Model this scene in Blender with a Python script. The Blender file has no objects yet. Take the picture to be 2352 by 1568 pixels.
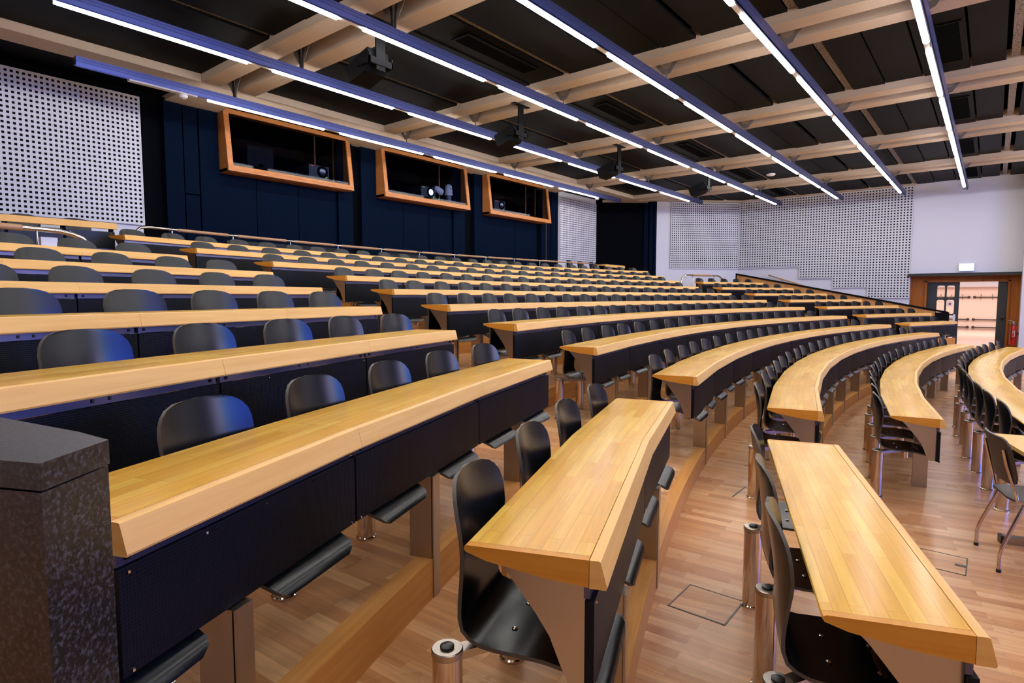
import bpy, bmesh, math, random
from mathutils import Matrix, Vector
random.seed(7)
SC = bpy.context.scene
COL = SC.collection
PI = math.pi

# ------------------------------------------------------------------ camera, world, exposure
CZ = 1.705                                   # eye height above the front floor (world origin is under the camera)
YAW, PITCH = math.radians(38.992), math.radians(-4.335)
cd = bpy.data.cameras.new('camera'); cam = bpy.data.objects.new('camera', cd); COL.objects.link(cam)
fw = Vector((math.cos(PITCH)*math.cos(YAW), math.cos(PITCH)*math.sin(YAW), math.sin(PITCH)))
rt = Vector((math.sin(YAW), -math.cos(YAW), 0)); up = rt.cross(fw)
cam.matrix_world = Matrix(((rt.x, up.x, -fw.x, 0), (rt.y, up.y, -fw.y, 0), (rt.z, up.z, -fw.z, CZ), (0, 0, 0, 1)))
cd.sensor_width = 36; cd.lens = 1361.67/2352*36; cd.clip_start = .05; cd.clip_end = 200
SC.camera = cam
vs = SC.view_settings
vs.view_transform = 'Standard'; vs.look = 'None'; vs.gamma = 1; vs.use_curve_mapping = False
vs.exposure = 1.04
W = bpy.data.worlds.new('world'); SC.world = W; W.use_nodes = True
W.node_tree.nodes['Background'].inputs[0].default_value = (.5, .55, .7, 1)
W.node_tree.nodes['Background'].inputs[1].default_value = .02
SC.cycles.max_bounces = 9; SC.cycles.diffuse_bounces = 6; SC.cycles.glossy_bounces = 4
SC.cycles.sample_clamp_indirect = 6
TUBE_POWER = 21.0
SCREEN_POWER = 7.0

# ------------------------------------------------------------------ mesh helpers
class MB:
    def __init__(s): s.v = []; s.f = []; s.m = []; s.uv = []
    def add(s, vs, fs, mat=0, uvs=None):
        b = len(s.v); s.v += [tuple(p) for p in vs]
        for i, f in enumerate(fs):
            s.f.append([b+k for k in f]); s.m.append(mat); s.uv.append(uvs[i] if uvs else None)
    def hexa(s, p, mat=0, uvs=None):          # p: 8 points, bottom 4 ccw then top 4
        s.add(p, [(0,3,2,1),(4,5,6,7),(0,1,5,4),(1,2,6,5),(2,3,7,6),(3,0,4,7)], mat, uvs)
    def box(s, a, b, mat=0):
        x0,y0,z0 = a; x1,y1,z1 = b
        s.hexa([(x0,y0,z0),(x1,y0,z0),(x1,y1,z0),(x0,y1,z0),(x0,y0,z1),(x1,y0,z1),(x1,y1,z1),(x0,y1,z1)], mat)
    def prism(s, poly, off, mat=0):           # closed polygon of 3-D points swept by off
        n = len(poly); o = Vector(off)
        s.add([Vector(p) for p in poly]+[Vector(p)+o for p in poly],
              [tuple(range(n-1,-1,-1)), tuple(range(n,2*n))]+[(i,(i+1)%n,n+(i+1)%n,n+i) for i in range(n)], mat)
    def tube(s, pts, r, n=10, mat=0, cap=True):
        pts = [Vector(p) for p in pts]; rings = []; prev = None
        for i, p in enumerate(pts):
            t = (pts[min(i+1,len(pts)-1)]-pts[max(i-1,0)]).normalized()
            if prev is None:
                a = t.orthogonal().normalized()
            else:
                a = (prev-t*prev.dot(t)).normalized()
            prev = a; b = t.cross(a); rr = r[i] if isinstance(r,(list,tuple)) else r
            rings.append([p+(a*math.cos(2*PI*k/n)+b*math.sin(2*PI*k/n))*rr for k in range(n)])
        vs = [q for R_ in rings for q in R_]; fs = []
        for i in range(len(pts)-1):
            for k in range(n): fs.append((i*n+k, i*n+(k+1)%n, (i+1)*n+(k+1)%n, (i+1)*n+k))
        if cap: fs += [tuple(range(n-1,-1,-1)), tuple(range((len(pts)-1)*n, len(pts)*n))]
        s.add(vs, fs, mat)
    def lathe(s, prof, c=(0,0,0), n=20, mat=0):   # prof: (r,z) bottom to top
        vs = []; fs = []
        for r, z in prof:
            for k in range(n): vs.append((c[0]+r*math.cos(2*PI*k/n), c[1]+r*math.sin(2*PI*k/n), c[2]+z))
        for i in range(len(prof)-1):
            for k in range(n): fs.append((i*n+k, i*n+(k+1)%n, (i+1)*n+(k+1)%n, (i+1)*n+k))
        fs += [tuple(range(n-1,-1,-1)), tuple(range((len(prof)-1)*n, len(prof)*n))]
        s.add(vs, fs, mat)
    def mesh(s, name, mats, smooth=None):
        me = bpy.data.meshes.new(name); me.from_pydata(s.v, [], s.f)
        for m in (mats if isinstance(mats,(list,tuple)) else [mats]): me.materials.append(m)
        me.polygons.foreach_set('material_index', s.m)
        if any(u is not None for u in s.uv):
            l = me.uv_layers.new(name='UVMap'); k = 0
            for p, u in zip(me.polygons, s.uv):
                for j in range(p.loop_total):
                    l.data[p.loop_start+j].uv = u[j] if u else (0, 0)
        me.update()
        if smooth is not None:
            me.polygons.foreach_set('use_smooth', [True]*len(me.polygons))
            if smooth < 180: me.set_sharp_from_angle(angle=math.radians(smooth))
        return me
    def build(s, name, mats, parent=None, smooth=None, loc=None):
        o = bpy.data.objects.new(name, s.mesh(name, mats, smooth)); COL.objects.link(o)
        if parent: o.parent = parent
        if loc: o.location = loc
        return o

def tag(o, label, cat, group=None, kind=None):
    if label: o['label'] = label
    if cat: o['category'] = cat
    if group: o['group'] = group
    if kind: o['kind'] = kind
    return o
def thing(name, label, cat, loc=(0,0,0), rz=0, group=None):
    o = bpy.data.objects.new(name, None); COL.objects.link(o); o.location = loc; o.rotation_euler = (0,0,rz)
    o.empty_display_size = .1
    return tag(o, label, cat, group)
def struct(mb, name, mats, smooth=None):
    o = mb.build(name, mats, None, smooth); o['kind'] = 'structure'; return o
def dup(root, loc, rz, label, group=None):
    r = root.copy(); COL.objects.link(r); r.location = loc; r.rotation_euler = (0,0,rz); r['label'] = label
    if group: r['group'] = group
    for ch in list(root.children):
        c = ch.copy(); COL.objects.link(c); c.parent = r
        for g in ch.children:
            d = g.copy(); COL.objects.link(d); d.parent = c
    return r

# ------------------------------------------------------------------ materials
def mat(name, col, rough=.5, metal=0, spec=None, emit=None, es=0, coat=0):
    m = bpy.data.materials.new(name); m.use_nodes = True
    b = m.node_tree.nodes['Principled BSDF']
    b.inputs['Base Color'].default_value = (*col, 1); b.inputs['Roughness'].default_value = rough; b.inputs['Metallic'].default_value = metal
    if spec is not None: b.inputs['Specular IOR Level'].default_value = spec
    if coat: b.inputs['Coat Weight'].default_value = coat; b.inputs['Coat Roughness'].default_value = .12
    if emit: b.inputs['Emission Color'].default_value = (*emit, 1); b.inputs['Emission Strength'].default_value = es
    return m
def N(m, t, **k):
    n = m.node_tree.nodes.new(t)
    for a, v in k.items():
        if a.startswith('i_'):
            key = a[2:]; n.inputs[int(key) if key.isdigit() else key.replace('_',' ')].default_value = v
        else: setattr(n, a, v)
    return n
def L(m, a, ao, b, bi): m.node_tree.links.new(a.outputs[ao], b.inputs[bi])
def ramp(m, stops):
    r = N(m, 'ShaderNodeValToRGB'); e = r.color_ramp.elements
    while len(e) < len(stops): e.new(.5)
    for i, (p, c) in enumerate(stops): e[i].position = p; e[i].color = (*c, 1)
    return r
def planks(name, cols, bw, rh, rough, mortar=.0012, coat=0, spec=.3, wear=False, grain=.35, gs=(1.2, 26), mcol=.45, off=.37, contrast=1.0):
    """strip wood: brick-laid staves, each with its own tone, fine grain along the stave (UV in metres, u along the grain)"""
    m = mat(name, cols[1], rough, coat=coat, spec=spec); B = m.node_tree.nodes['Principled BSDF']
    uv = N(m, 'ShaderNodeUVMap')
    br = N(m, 'ShaderNodeTexBrick', offset=off, i_Scale=1.0, i_Mortar_Size=mortar, i_Mortar_Smooth=.3, i_Bias=0.0, i_Brick_Width=bw, i_Row_Height=rh)
    br.inputs['Color1'].default_value = (0,0,0,1); br.inputs['Color2'].default_value = (1,1,1,1); br.inputs['Mortar'].default_value = (.5,.5,.5,1)
    L(m, uv, 0, br, 'Vector')
    rp = ramp(m, [(0, cols[0]), (.5, cols[1]), (1, cols[2])]); L(m, br, 'Color', rp, 0)
    mp = N(m, 'ShaderNodeMapping'); mp.inputs['Scale'].default_value = (gs[0], gs[1], 1); L(m, uv, 0, mp, 0)
    ad = N(m, 'ShaderNodeVectorMath', operation='MULTIPLY_ADD'); ad.inputs[1].default_value = (7, 7, 7)
    L(m, br, 'Color', ad, 0); L(m, mp, 0, ad, 2)
    no = N(m, 'ShaderNodeTexNoise', i_Scale=2.0, i_Detail=5.0, i_Roughness=.6, i_Distortion=.6); L(m, ad, 0, no, 'Vector')
    g = ramp(m, [(.3, (1-grain,)*3), (.7, (1.06,)*3)]); L(m, no, 0, g, 0)
    mx = N(m, 'ShaderNodeMix', data_type='RGBA', blend_type='MULTIPLY'); mx.inputs[0].default_value = 1
    L(m, rp, 0, mx, 6); L(m, g, 0, mx, 7)
    m2 = N(m, 'ShaderNodeMix', data_type='RGBA', blend_type='MULTIPLY'); m2.inputs[7].default_value = (mcol, mcol*.8, mcol*.6, 1)
    L(m, br, 'Fac', m2, 0); L(m, mx, 2, m2, 6); L(m, m2, 2, B, 'Base Color')
    if wear:                                   # pale scratches and rubbed patches in the lacquer
        mp2 = N(m, 'ShaderNodeMapping'); mp2.inputs['Scale'].default_value = (5, 60, 1); mp2.inputs['Rotation'].default_value = (0,0,.05); L(m, uv, 0, mp2, 0)
        nw = N(m, 'ShaderNodeTexNoise', i_Scale=1.0, i_Detail=4.0, i_Roughness=.7); L(m, mp2, 0, nw, 'Vector'); rw = ramp(m, [(.66, (0,0,0)), (.72, (.55,)*3)]); L(m, nw, 0, rw, 0)
        m3 = N(m, 'ShaderNodeMix', data_type='RGBA'); m3.inputs[7].default_value = (.80,.66,.42,1); L(m, rw, 0, m3, 0); L(m, m2, 2, m3, 6); L(m, m3, 2, B, 'Base Color')
    n2 = N(m, 'ShaderNodeTexNoise', i_Scale=3.0, i_Detail=3.0); L(m, uv, 0, n2, 'Vector')
    rr = N(m, 'ShaderNodeMapRange', i_3=rough-.07, i_4=rough+.1); L(m, n2, 0, rr, 0); L(m, rr, 0, B, 'Roughness')
    return m
def solidwood(name, c0, c1, rough, sc=(1.5, 30, 30), coord='UV', coat=0, spec=None):
    m = mat(name, c1, rough, coat=coat, spec=spec); B = m.node_tree.nodes['Principled BSDF']
    tc = N(m, 'ShaderNodeTexCoord'); mp = N(m, 'ShaderNodeMapping'); mp.inputs['Scale'].default_value = sc; L(m, tc, coord, mp, 0)
    no = N(m, 'ShaderNodeTexNoise', i_Scale=1.6, i_Detail=5.0, i_Roughness=.6, i_Distortion=.5); L(m, mp, 0, no, 'Vector')
    r = ramp(m, [(.3, c0), (.7, c1)]); L(m, no, 0, r, 0); L(m, r, 0, B, 'Base Color')
    return m

M = {}
M['top'] = planks('beech_worktop', [(.72,.36,.035), (.80,.44,.055), (.85,.52,.085)], .55, .043, .22, mortar=.0009, coat=.0, spec=.32, wear=True, grain=.16, mcol=.68)
M['lip'] = solidwood('beech_lip', (.76,.40,.10), (.86,.51,.155), .36, (1.0, 18, 18), spec=.3)
M['trim'] = solidwood('beech_trim', (.60,.235,.022), (.69,.31,.04), .36, (1.2, 18, 18), spec=.3)
M['floor'] = planks('beech_parquet', [(.52,.235,.09), (.65,.33,.14), (.74,.43,.205)], .52, .068, .28, mortar=.0007, coat=.0, grain=.25, gs=(1.0, 16), mcol=.6, off=.43)
M['riser'] = solidwood('beech_riser', (.58,.245,.055), (.70,.34,.095), .4, (1.2, 22, 22), spec=.3)
M['ply'] = solidwood('black_stained_ply', (.0022,.0030,.0042), (.0062,.0078,.0102), .23, (40, 2.0, 1), spec=.32)
M['plyedge'] = mat('worn_ply_edge', (.085,.072,.055), .45)
M['chrome'] = mat('polished_chrome', (.64,.57,.50), .13, 1)
M['steel'] = mat('brushed_steel', (.46,.41,.35), .3, 1)
M['alu'] = mat('screen_blue_alu', (.13,.13,.22), .32, 1)  # plain aluminium, with the screen's blue reflection painted into its colour
M['black'] = mat('black_plastic', (.012,.012,.013), .35)
M['blackmetal'] = mat('black_metal', (.004,.004,.0045), .6, spec=.06)
def perf():
    m = mat('perforated_sheet', (.004,.005,.009), .42, spec=.14); B = m.node_tree.nodes['Principled BSDF']
    uv = N(m, 'ShaderNodeUVMap'); sx = N(m, 'ShaderNodeSeparateXYZ'); L(m, uv, 0, sx, 0)
    hs = []
    for ax in (0, 1):
        mu = N(m, 'ShaderNodeMath', operation='MULTIPLY', i_1=2*PI/.0085); L(m, sx, ax, mu, 0)
        si = N(m, 'ShaderNodeMath', operation='SINE'); L(m, mu, 0, si, 0); hs.append(si)
    mul = N(m, 'ShaderNodeMath', operation='MULTIPLY'); 
    for i, h in enumerate(hs):
        ab = N(m, 'ShaderNodeMapRange', i_1=-1.0, i_2=1.0); L(m, h, 0, ab, 0); L(m, ab, 0, mul, i)
    r = ramp(m, [(.28, (.0042,.0055,.010)), (.42, (.0008,.0008,.0012))]); L(m, mul, 0, r, 0); L(m, r, 0, B, 'Base Color')
    bp = N(m, 'ShaderNodeBump', invert=True, i_Strength=.25, i_Distance=.002); L(m, mul, 0, bp, 'Height'); L(m, bp, 0, B, 'Normal')
    return m
M['perf'] = perf()
M['panelframe'] = mat('dark_sheet_edge', (.016,.018,.022), .4)
def granite(name, c0, c1, c2, sc, rough, spec=.4):
    m = mat(name, c1, rough, spec=spec); B = m.node_tree.nodes['Principled BSDF']
    tc = N(m, 'ShaderNodeTexCoord'); no = N(m, 'ShaderNodeTexNoise', i_Scale=sc, i_Detail=3.0, i_Roughness=.7); L(m, tc, 'Object', no, 'Vector')
    r = ramp(m, [(.36, c0), (.5, c1), (.66, c2)]); L(m, no, 0, r, 0); L(m, r, 0, B, 'Base Color'); return m
M['granite'] = granite('dark_granite', (.0015,.0015,.0018), (.007,.007,.008), (.055,.058,.066), 150, .30, .6)
M['paint'] = mat('white_wall_paint', (.60,.61,.68), .75)
M['acoustic'] = mat('white_acoustic_board', (.56,.57,.61), .7)
M['hole'] = mat('hole_lining', (.012,.011,.010), .9, spec=.05)
M['navy'] = granite('navy_wall_panel', (.0012,.0042,.0125), (.0014,.005,.0148), (.0018,.006,.0175), 60, .7, .02)
M['dark'] = mat('matt_black_wall', (.0018,.0022,.0035), .8, spec=.02)
M['beam'] = solidwood('bleached_beam', (.47,.375,.29), (.52,.42,.33), .65, (9, .5, 9), 'Object', spec=.2)
M['ceil'] = mat('dark_ceiling_sheet', (.0042,.0042,.0044), .5, spec=.05)
M['gap'] = mat('ceiling_gap', (.002,.002,.002), .9, spec=.02)
def slot():
    m = mat('perforated_slot_strip', (.22,.19,.16), .45, metal=.4); B = m.node_tree.nodes['Principled BSDF']
    tc = N(m, 'ShaderNodeTexCoord'); ch = N(m, 'ShaderNodeTexVoronoi', i_Scale=38.0); L(m, tc, 'Object', ch, 'Vector')
    r = ramp(m, [(.25, (.02,.016,.012)), (.5, (.24,.20,.165))]); L(m, ch, 0, r, 0); L(m, r, 0, B, 'Base Color'); return m
M['slot'] = slot()
M['housing'] = mat('screen_blue_housing', (.095,.115,.29), .34, .9)  # blue reflection of the projection screen is put into this base colour
M['housegroove'] = mat('housing_groove', (.03,.03,.04), .4, .6)
M['tube'] = mat('lit_tube', (.9,.9,.9), .4, emit=(1.0,.965,.92), es=TUBE_POWER)
M['bracket'] = mat('grey_bracket', (.20,.18,.165), .5, .3)
M['orange'] = solidwood('orange_larch_frame', (.38,.135,.036), (.48,.195,.06), .4, (3, 3, 20), 'Object', spec=.25)
M['doorframe'] = solidwood('door_frame_wood', (.27,.075,.010), (.36,.115,.018), .45, (3, 3, .6), 'Object', spec=.2)
M['larch'] = solidwood('larch_wall', (.36,.15,.035), (.50,.235,.065), .38, (1, 5, .25), 'Object', coat=.15)
M['door'] = mat('dark_door_leaf', (.020,.024,.030), .45)
M['cwall'] = mat('corridor_wall', (.80,.64,.56), .7)
M['cfloor'] = mat('corridor_floor', (.62,.46,.38), .3)
M['red'] = mat('extinguisher_red', (.55,.012,.014), .25, coat=.5)
M['white'] = mat('white_plastic', (.75,.75,.76), .4)
M['sign'] = mat('lit_exit_sign', (.9,.95,.93), .5, emit=(.86,1.0,.95), es=2.2)
M['signgreen'] = mat('sign_green', (.1,.6,.35), .5, emit=(.25,.85,.6), es=1.0)
def glass():
    m = mat('booth_glass', (.01,.012,.02), .02); nt = m.node_tree; B = nt.nodes['Principled BSDF']
    tr = N(m, 'ShaderNodeBsdfTransparent', i_Color=(.38,.42,.55,1)); gl = N(m, 'ShaderNodeBsdfGlossy', i_Roughness=.03); gl.inputs[0].default_value = (.8,.8,.8,1)
    fr = N(m, 'ShaderNodeFresnel', i_IOR=1.5); ar = N(m, 'ShaderNodeMath', operation='MULTIPLY', i_1=.12); L(m, fr, 0, ar, 0); mx = N(m, 'ShaderNodeMixShader'); L(m, ar, 0, mx, 0); L(m, tr, 0, mx, 1); L(m, gl, 0, mx, 2)
    L(m, mx, 0, nt.nodes['Material Output'], 0); return m
M['glass'] = glass()
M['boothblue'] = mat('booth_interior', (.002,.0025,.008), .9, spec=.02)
M['lens'] = mat('projector_lens_lit', (.3,.4,1), .2, emit=(.22,.38,1.0), es=14)
M['led'] = mat('green_led', (.2,.8,.1), .4, emit=(.5,.9,.05), es=.5)
M['redled'] = mat('red_led', (.8,.05,.05), .4, emit=(1,.05,.05), es=.8)
M['railwood'] = solidwood('oak_handrail', (.36,.185,.085), (.47,.265,.13), .4, (2, 30, 30), 'Object')
M['brownply'] = mat('dark_brown_ply', (.035,.026,.021), .35)
M['hatchline'] = mat('hatch_frame', (.10,.085,.065), .4, .5)

# ------------------------------------------------------------------ amphitheatre geometry
CX, CY = 10.394, -21.436
R = [21.302, 22.183, 23.076, 23.973, 24.903, 25.665, 26.554, 27.672, 28.600, 29.519, 30.517, 31.676]
ZT = [.735, .735, .898, 1.054, 1.238, 1.444, 1.618, 1.797, 1.981, 2.168, 2.353, 2.560]     # desk tops
FZ = [z-.735 for z in ZT]                                                               # tier floors
def P(rad, deg, z): a = math.radians(deg); return Vector((CX+rad*math.cos(a), CY+rad*math.sin(a), z))
def arc_y(rad, x): return CY+math.sqrt(rad*rad-(x-CX)**2)

# ---- floors and risers
def rot2(x, y, deg): a = math.radians(deg); return (x*math.cos(a)+y*math.sin(a), -x*math.sin(a)+y*math.cos(a))
XR = 21.60
def floor_poly(name, pts, z, ang, holes=None):
    mb = MB(); mb.add([(x, y, z) for x, y in pts], [tuple(range(len(pts)))], 0, [[rot2(x, y, ang) for x, y in pts]])
    return struct(mb, name, M['floor'])
NX = 60
xs = [-2.25+(XR+2.25)*i/NX for i in range(NX+1)]
front = [(x, arc_y(R[2], x)) for x in xs]
mb = MB()
for i in range(NX):
    q = [(xs[i], -9), (xs[i+1], -9), front[i+1], front[i]]
    mb.add([(x, y, 0) for x, y in q], [(0,1,2,3)], 0, [[rot2(x, y, 100) for x, y in q]])
q = [(XR, -9), (22.95, -9), (22.95, 8), (XR, 8)]
mb.add([(x, y, 0) for x, y in q], [(0,1,2,3)], 0, [[rot2(x, y, 100) for x, y in q]])
struct(mb, 'floor', M['floor'])
for r in range(2, 12):
    mb = MB(); nose = .085
    for i in range(NX):
        xa, xb = xs[i], xs[i+1]
        def ring(o): return (xa, arc_y(R[r]+o, xa)), (xb, arc_y(R[r]+o, xb))
        i0, i1 = ring(nose)
        if r < 11: o0, o1 = (xa, arc_y(R[r+1]+.004, xa)), (xb, arc_y(R[r+1]+.004, xb))
        else: o0, o1 = (xa, 11.6), (xb, 11.6)
        q = [i0, i1, o1, o0]
        mb.add([(x, y, FZ[r]) for x, y in q], [(0,1,2,3)], 0, [[rot2(x, y, 94) for x, y in q]])
    struct(mb, 'floor', M['floor'])
    mb = MB(); s = 0
    for i in range(NX):
        xa, xb = xs[i], xs[i+1]; e = math.dist((xa, arc_y(R[r], xa)), (xb, arc_y(R[r], xb)))
        fa, fb = (xa, arc_y(R[r], xa)), (xb, arc_y(R[r], xb)); ba, bb = (xa, arc_y(R[r]+nose, xa)), (xb, arc_y(R[r]+nose, xb))
        z0, z1 = FZ[r-1], FZ[r]
        mb.add([(*fa, z0), (*fb, z0), (*fb, z1), (*fa, z1)], [(0,1,2,3)], 0, [[(s,0),(s+e,0),(s+e,.18),(s,.18)]])
        mb.add([(*fa, z1), (*fb, z1), (*bb, z1), (*ba, z1)], [(0,1,2,3)], 0, [[(s,.3),(s+e,.3),(s+e,.4),(s,.4)]])
        s += e
    struct(mb, 'trim_%d' % (r-1), M['riser'])

# ---- desks
def seg_angles(a0, a1, n): return [a0+(a1-a0)*i/n for i in range(n+1)]
WT = [(.030,0), (.352,0), (.359,-.004), (.361,-.011), (.356,-.018), (.30,-.036), (.15,-.060), (.030,-.070)]
LIP = [(.0285,0), (.006,.0005), (.001,-.002), (0,-.005), (-.016,-.066), (-.013,-.072), (.0285,-.072)]
def sweep(mb, prof, rad, zt, a, b, gap, m=0, u0=0, uvd=True):
    """one straight segment of a worktop between the bearings a and b (degrees), profile (d, h)"""
    ga = math.degrees(gap/rad); a2, b2 = a-ga, b+ga
    n = len(prof); A = [P(rad+d, a2, zt+h) for d, h in prof]; Bv = [P(rad+d, b2, zt+h) for d, h in prof]
    ln = math.radians(a-b)*rad; cum = [0]
    for i in range(n): cum.append(cum[-1]+math.dist(prof[i], prof[(i+1)%n]))
    fs = []; uv = []
    for i in range(n):
        j = (i+1)%n; fs.append((i, n+i, n+j, j)); v0, v1 = cum[i], cum[i+1]
        uv.append([(u0, v0), (u0+ln, v0), (u0+ln, v1), (u0, v1)])
    fs.append(tuple(range(n))); uv.append([(d*1.0+.0, h) for d, h in prof])
    fs.append(tuple(range(2*n-1, n-1, -1))); uv.append([(d, h) for d, h in reversed(prof)])
    mb.add(A+Bv, fs, m, uv)
def radbox(mb, rad, a, t0, t1, d0, d1, z0, z1, m=0, uv=False):
    """box in the frame at bearing a: tangential t0..t1 (metres, towards smaller bearing), radial d0..d1"""
    A = math.radians(a); er = Vector((math.cos(A), math.sin(A), 0)); et = Vector((math.sin(A), -math.cos(A), 0)); c = Vector((CX, CY, 0))
    q = lambda t, d, z: c+er*(rad+d)+et*t+Vector((0,0,z))
    p = [q(t0,d0,z0), q(t1,d0,z0), q(t1,d1,z0), q(t0,d1,z0), q(t0,d0,z1), q(t1,d0,z1), q(t1,d1,z1), q(t0,d1,z1)]
    u = None
    if uv: u = [[(0,0)]*4, [(0,0)]*4, [(t0,z0),(t1,z0),(t1,z1),(t0,z1)], [(0,0)]*4, [(t1,z0),(t0,z0),(t0,z1),(t1,z1)], [(0,0)]*4]
    mb.hexa(p, m, u)
def chordbox(mb, rad, a, b, gap, d0, d1, h0, h1, zt, m=0, uv=True):
    ga = math.degrees(gap/rad); a2, b2 = a-ga, b+ga; ln = math.radians(a2-b2)*rad
    p = [P(rad+d0,a2,zt+h0), P(rad+d0,b2,zt+h0), P(rad+d1,b2,zt+h0), P(rad+d1,a2,zt+h0), P(rad+d0,a2,zt+h1), P(rad+d0,b2,zt+h1), P(rad+d1,b2,zt+h1), P(rad+d1,a2,zt+h1)]
    H = h1-h0
    u = [[(0,0)]*4, [(0,0)]*4, [(0,0),(ln,0),(ln,H),(0,H)], [(0,0)]*4, [(0,0),(ln,0),(ln,H),(0,H)], [(0,0)]*4] if uv else None
    mb.hexa(p, m, u)
def desk(r, angs, label, group, detail=False, chairs=()):
    rad, zt, fz = R[r], ZT[r], FZ[r]; mid = (angs[0]+angs[-1])/2
    t = thing('curved_desk', label, 'desk', P(rad+.1, mid, fz), 0, group)
    inv = Matrix.Translation(-t.location)
    parts = []
    def part(mb, nm, mats, par=t, smooth=None):
        me = mb.mesh(nm, mats, smooth); me.transform(inv); o = bpy.data.objects.new(nm, me); COL.objects.link(o); o.parent = par; return o
    top, lip = MB(), MB(); u = random.random()*3
    n = len(angs)-1; et = math.degrees(.026/rad)
    for i in range(n):
        a, b = angs[i], angs[i+1]
        aa = a-et if i == 0 else a; bb = b+et if i == n-1 else b
        sweep(top, WT, rad, zt, aa, bb, .0006, 0, u); sweep(lip, LIP, rad, zt, a, b, .0008, 0, u); u += 1.237
    part(top, 'worktop', M['top'], smooth=35); part(lip, 'front_lip', M['lip'], smooth=35)
    for a, b in ((angs[0], angs[0]-et), (angs[-1]+et, angs[-1])):
        e = MB(); sweep(e, WT, rad, zt, a, b, .0003); part(e, 'end_trim', M['trim'], smooth=35)
    for i in range(n):
        a, b = angs[i], angs[i+1]; mb = MB()
        chordbox(mb, rad, a, b, .005, .016, .040, -.345, -.108, zt)
        if detail:
            ga = math.degrees(.03/rad)
            for k in range(5):
                aa = a-ga-(a-b-2*ga)*k/4
                for hh in ((-.118, -.337) if k in (0, 4) else (-.118,)):
                    c = P(rad+.0155, aa, zt+hh); mb.lathe([(.0001,-.004),(.0045,-.003),(.0045,.003),(.0001,.004)], c, 6, 1)
        part(mb, 'modesty_panel', [M['perf'], M['chrome']])
    rl = MB()
    for i in range(n):
        a, b = angs[i], angs[i+1]
        chordbox(rl, rad, a, b, .012, .028, .044, -.105, -.071, zt, 0, False)
        if detail:
            for k in (.04, .47, .53, .96):
                c = P(rad+.026, a+(b-a)*k, zt-.088); rl.lathe([(.0001,-.007),(.008,-.006),(.008,.006),(.0001,.007)], c, 8, 1)
    part(rl, 'mounting_rail', [M['alu'], M['black']])
    drop = FZ[r]-FZ[r-1] if r >= 2 else 0
    for i in range(n):
        a = angs[i]-math.degrees(.45/rad)
        if i == n-1 and (angs[i]-angs[i+1])*PI/180*rad < .8: continue
        if len(chairs) > 1:                      # posts stand in the gaps between the chairs
            cs = sorted(chairs, reverse=True); a = min(((p+q)/2 for p, q in zip(cs, cs[1:])), key=lambda q: abs(q-a))
        mb = MB()
        radbox(mb, rad, a, -.033, .033, .004, .115, fz, zt-.35); radbox(mb, rad, a, -.033, .033, .05, .115, zt-.35, zt-.055)
        if drop: radbox(mb, rad, a, -.033, .033, -.007, -.001, fz-drop+.002, zt-.35)
        part(mb, 'post', M['steel'])
    G = [(.041,-.05), (.285,-.034), (.245,-.075), (.175,-.165), (.135,-.225), (.105,-.30), (.085,-.345), (.041,-.345)]
    for a, s in ((angs[0], 1), (angs[-1], -1)):
        if r == 4 and s == 1 and a > 113: continue          # the pillar stands there instead
        a2 = a-s*math.degrees(.024/rad); A = math.radians(a2); etv = Vector((math.sin(A), -math.cos(A), 0))*.012
        mb = MB(); mb.prism([P(rad+d, a2, zt+h) for d, h in G], etv); part(mb, 'end_bracket', M['steel'])
    return t

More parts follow.
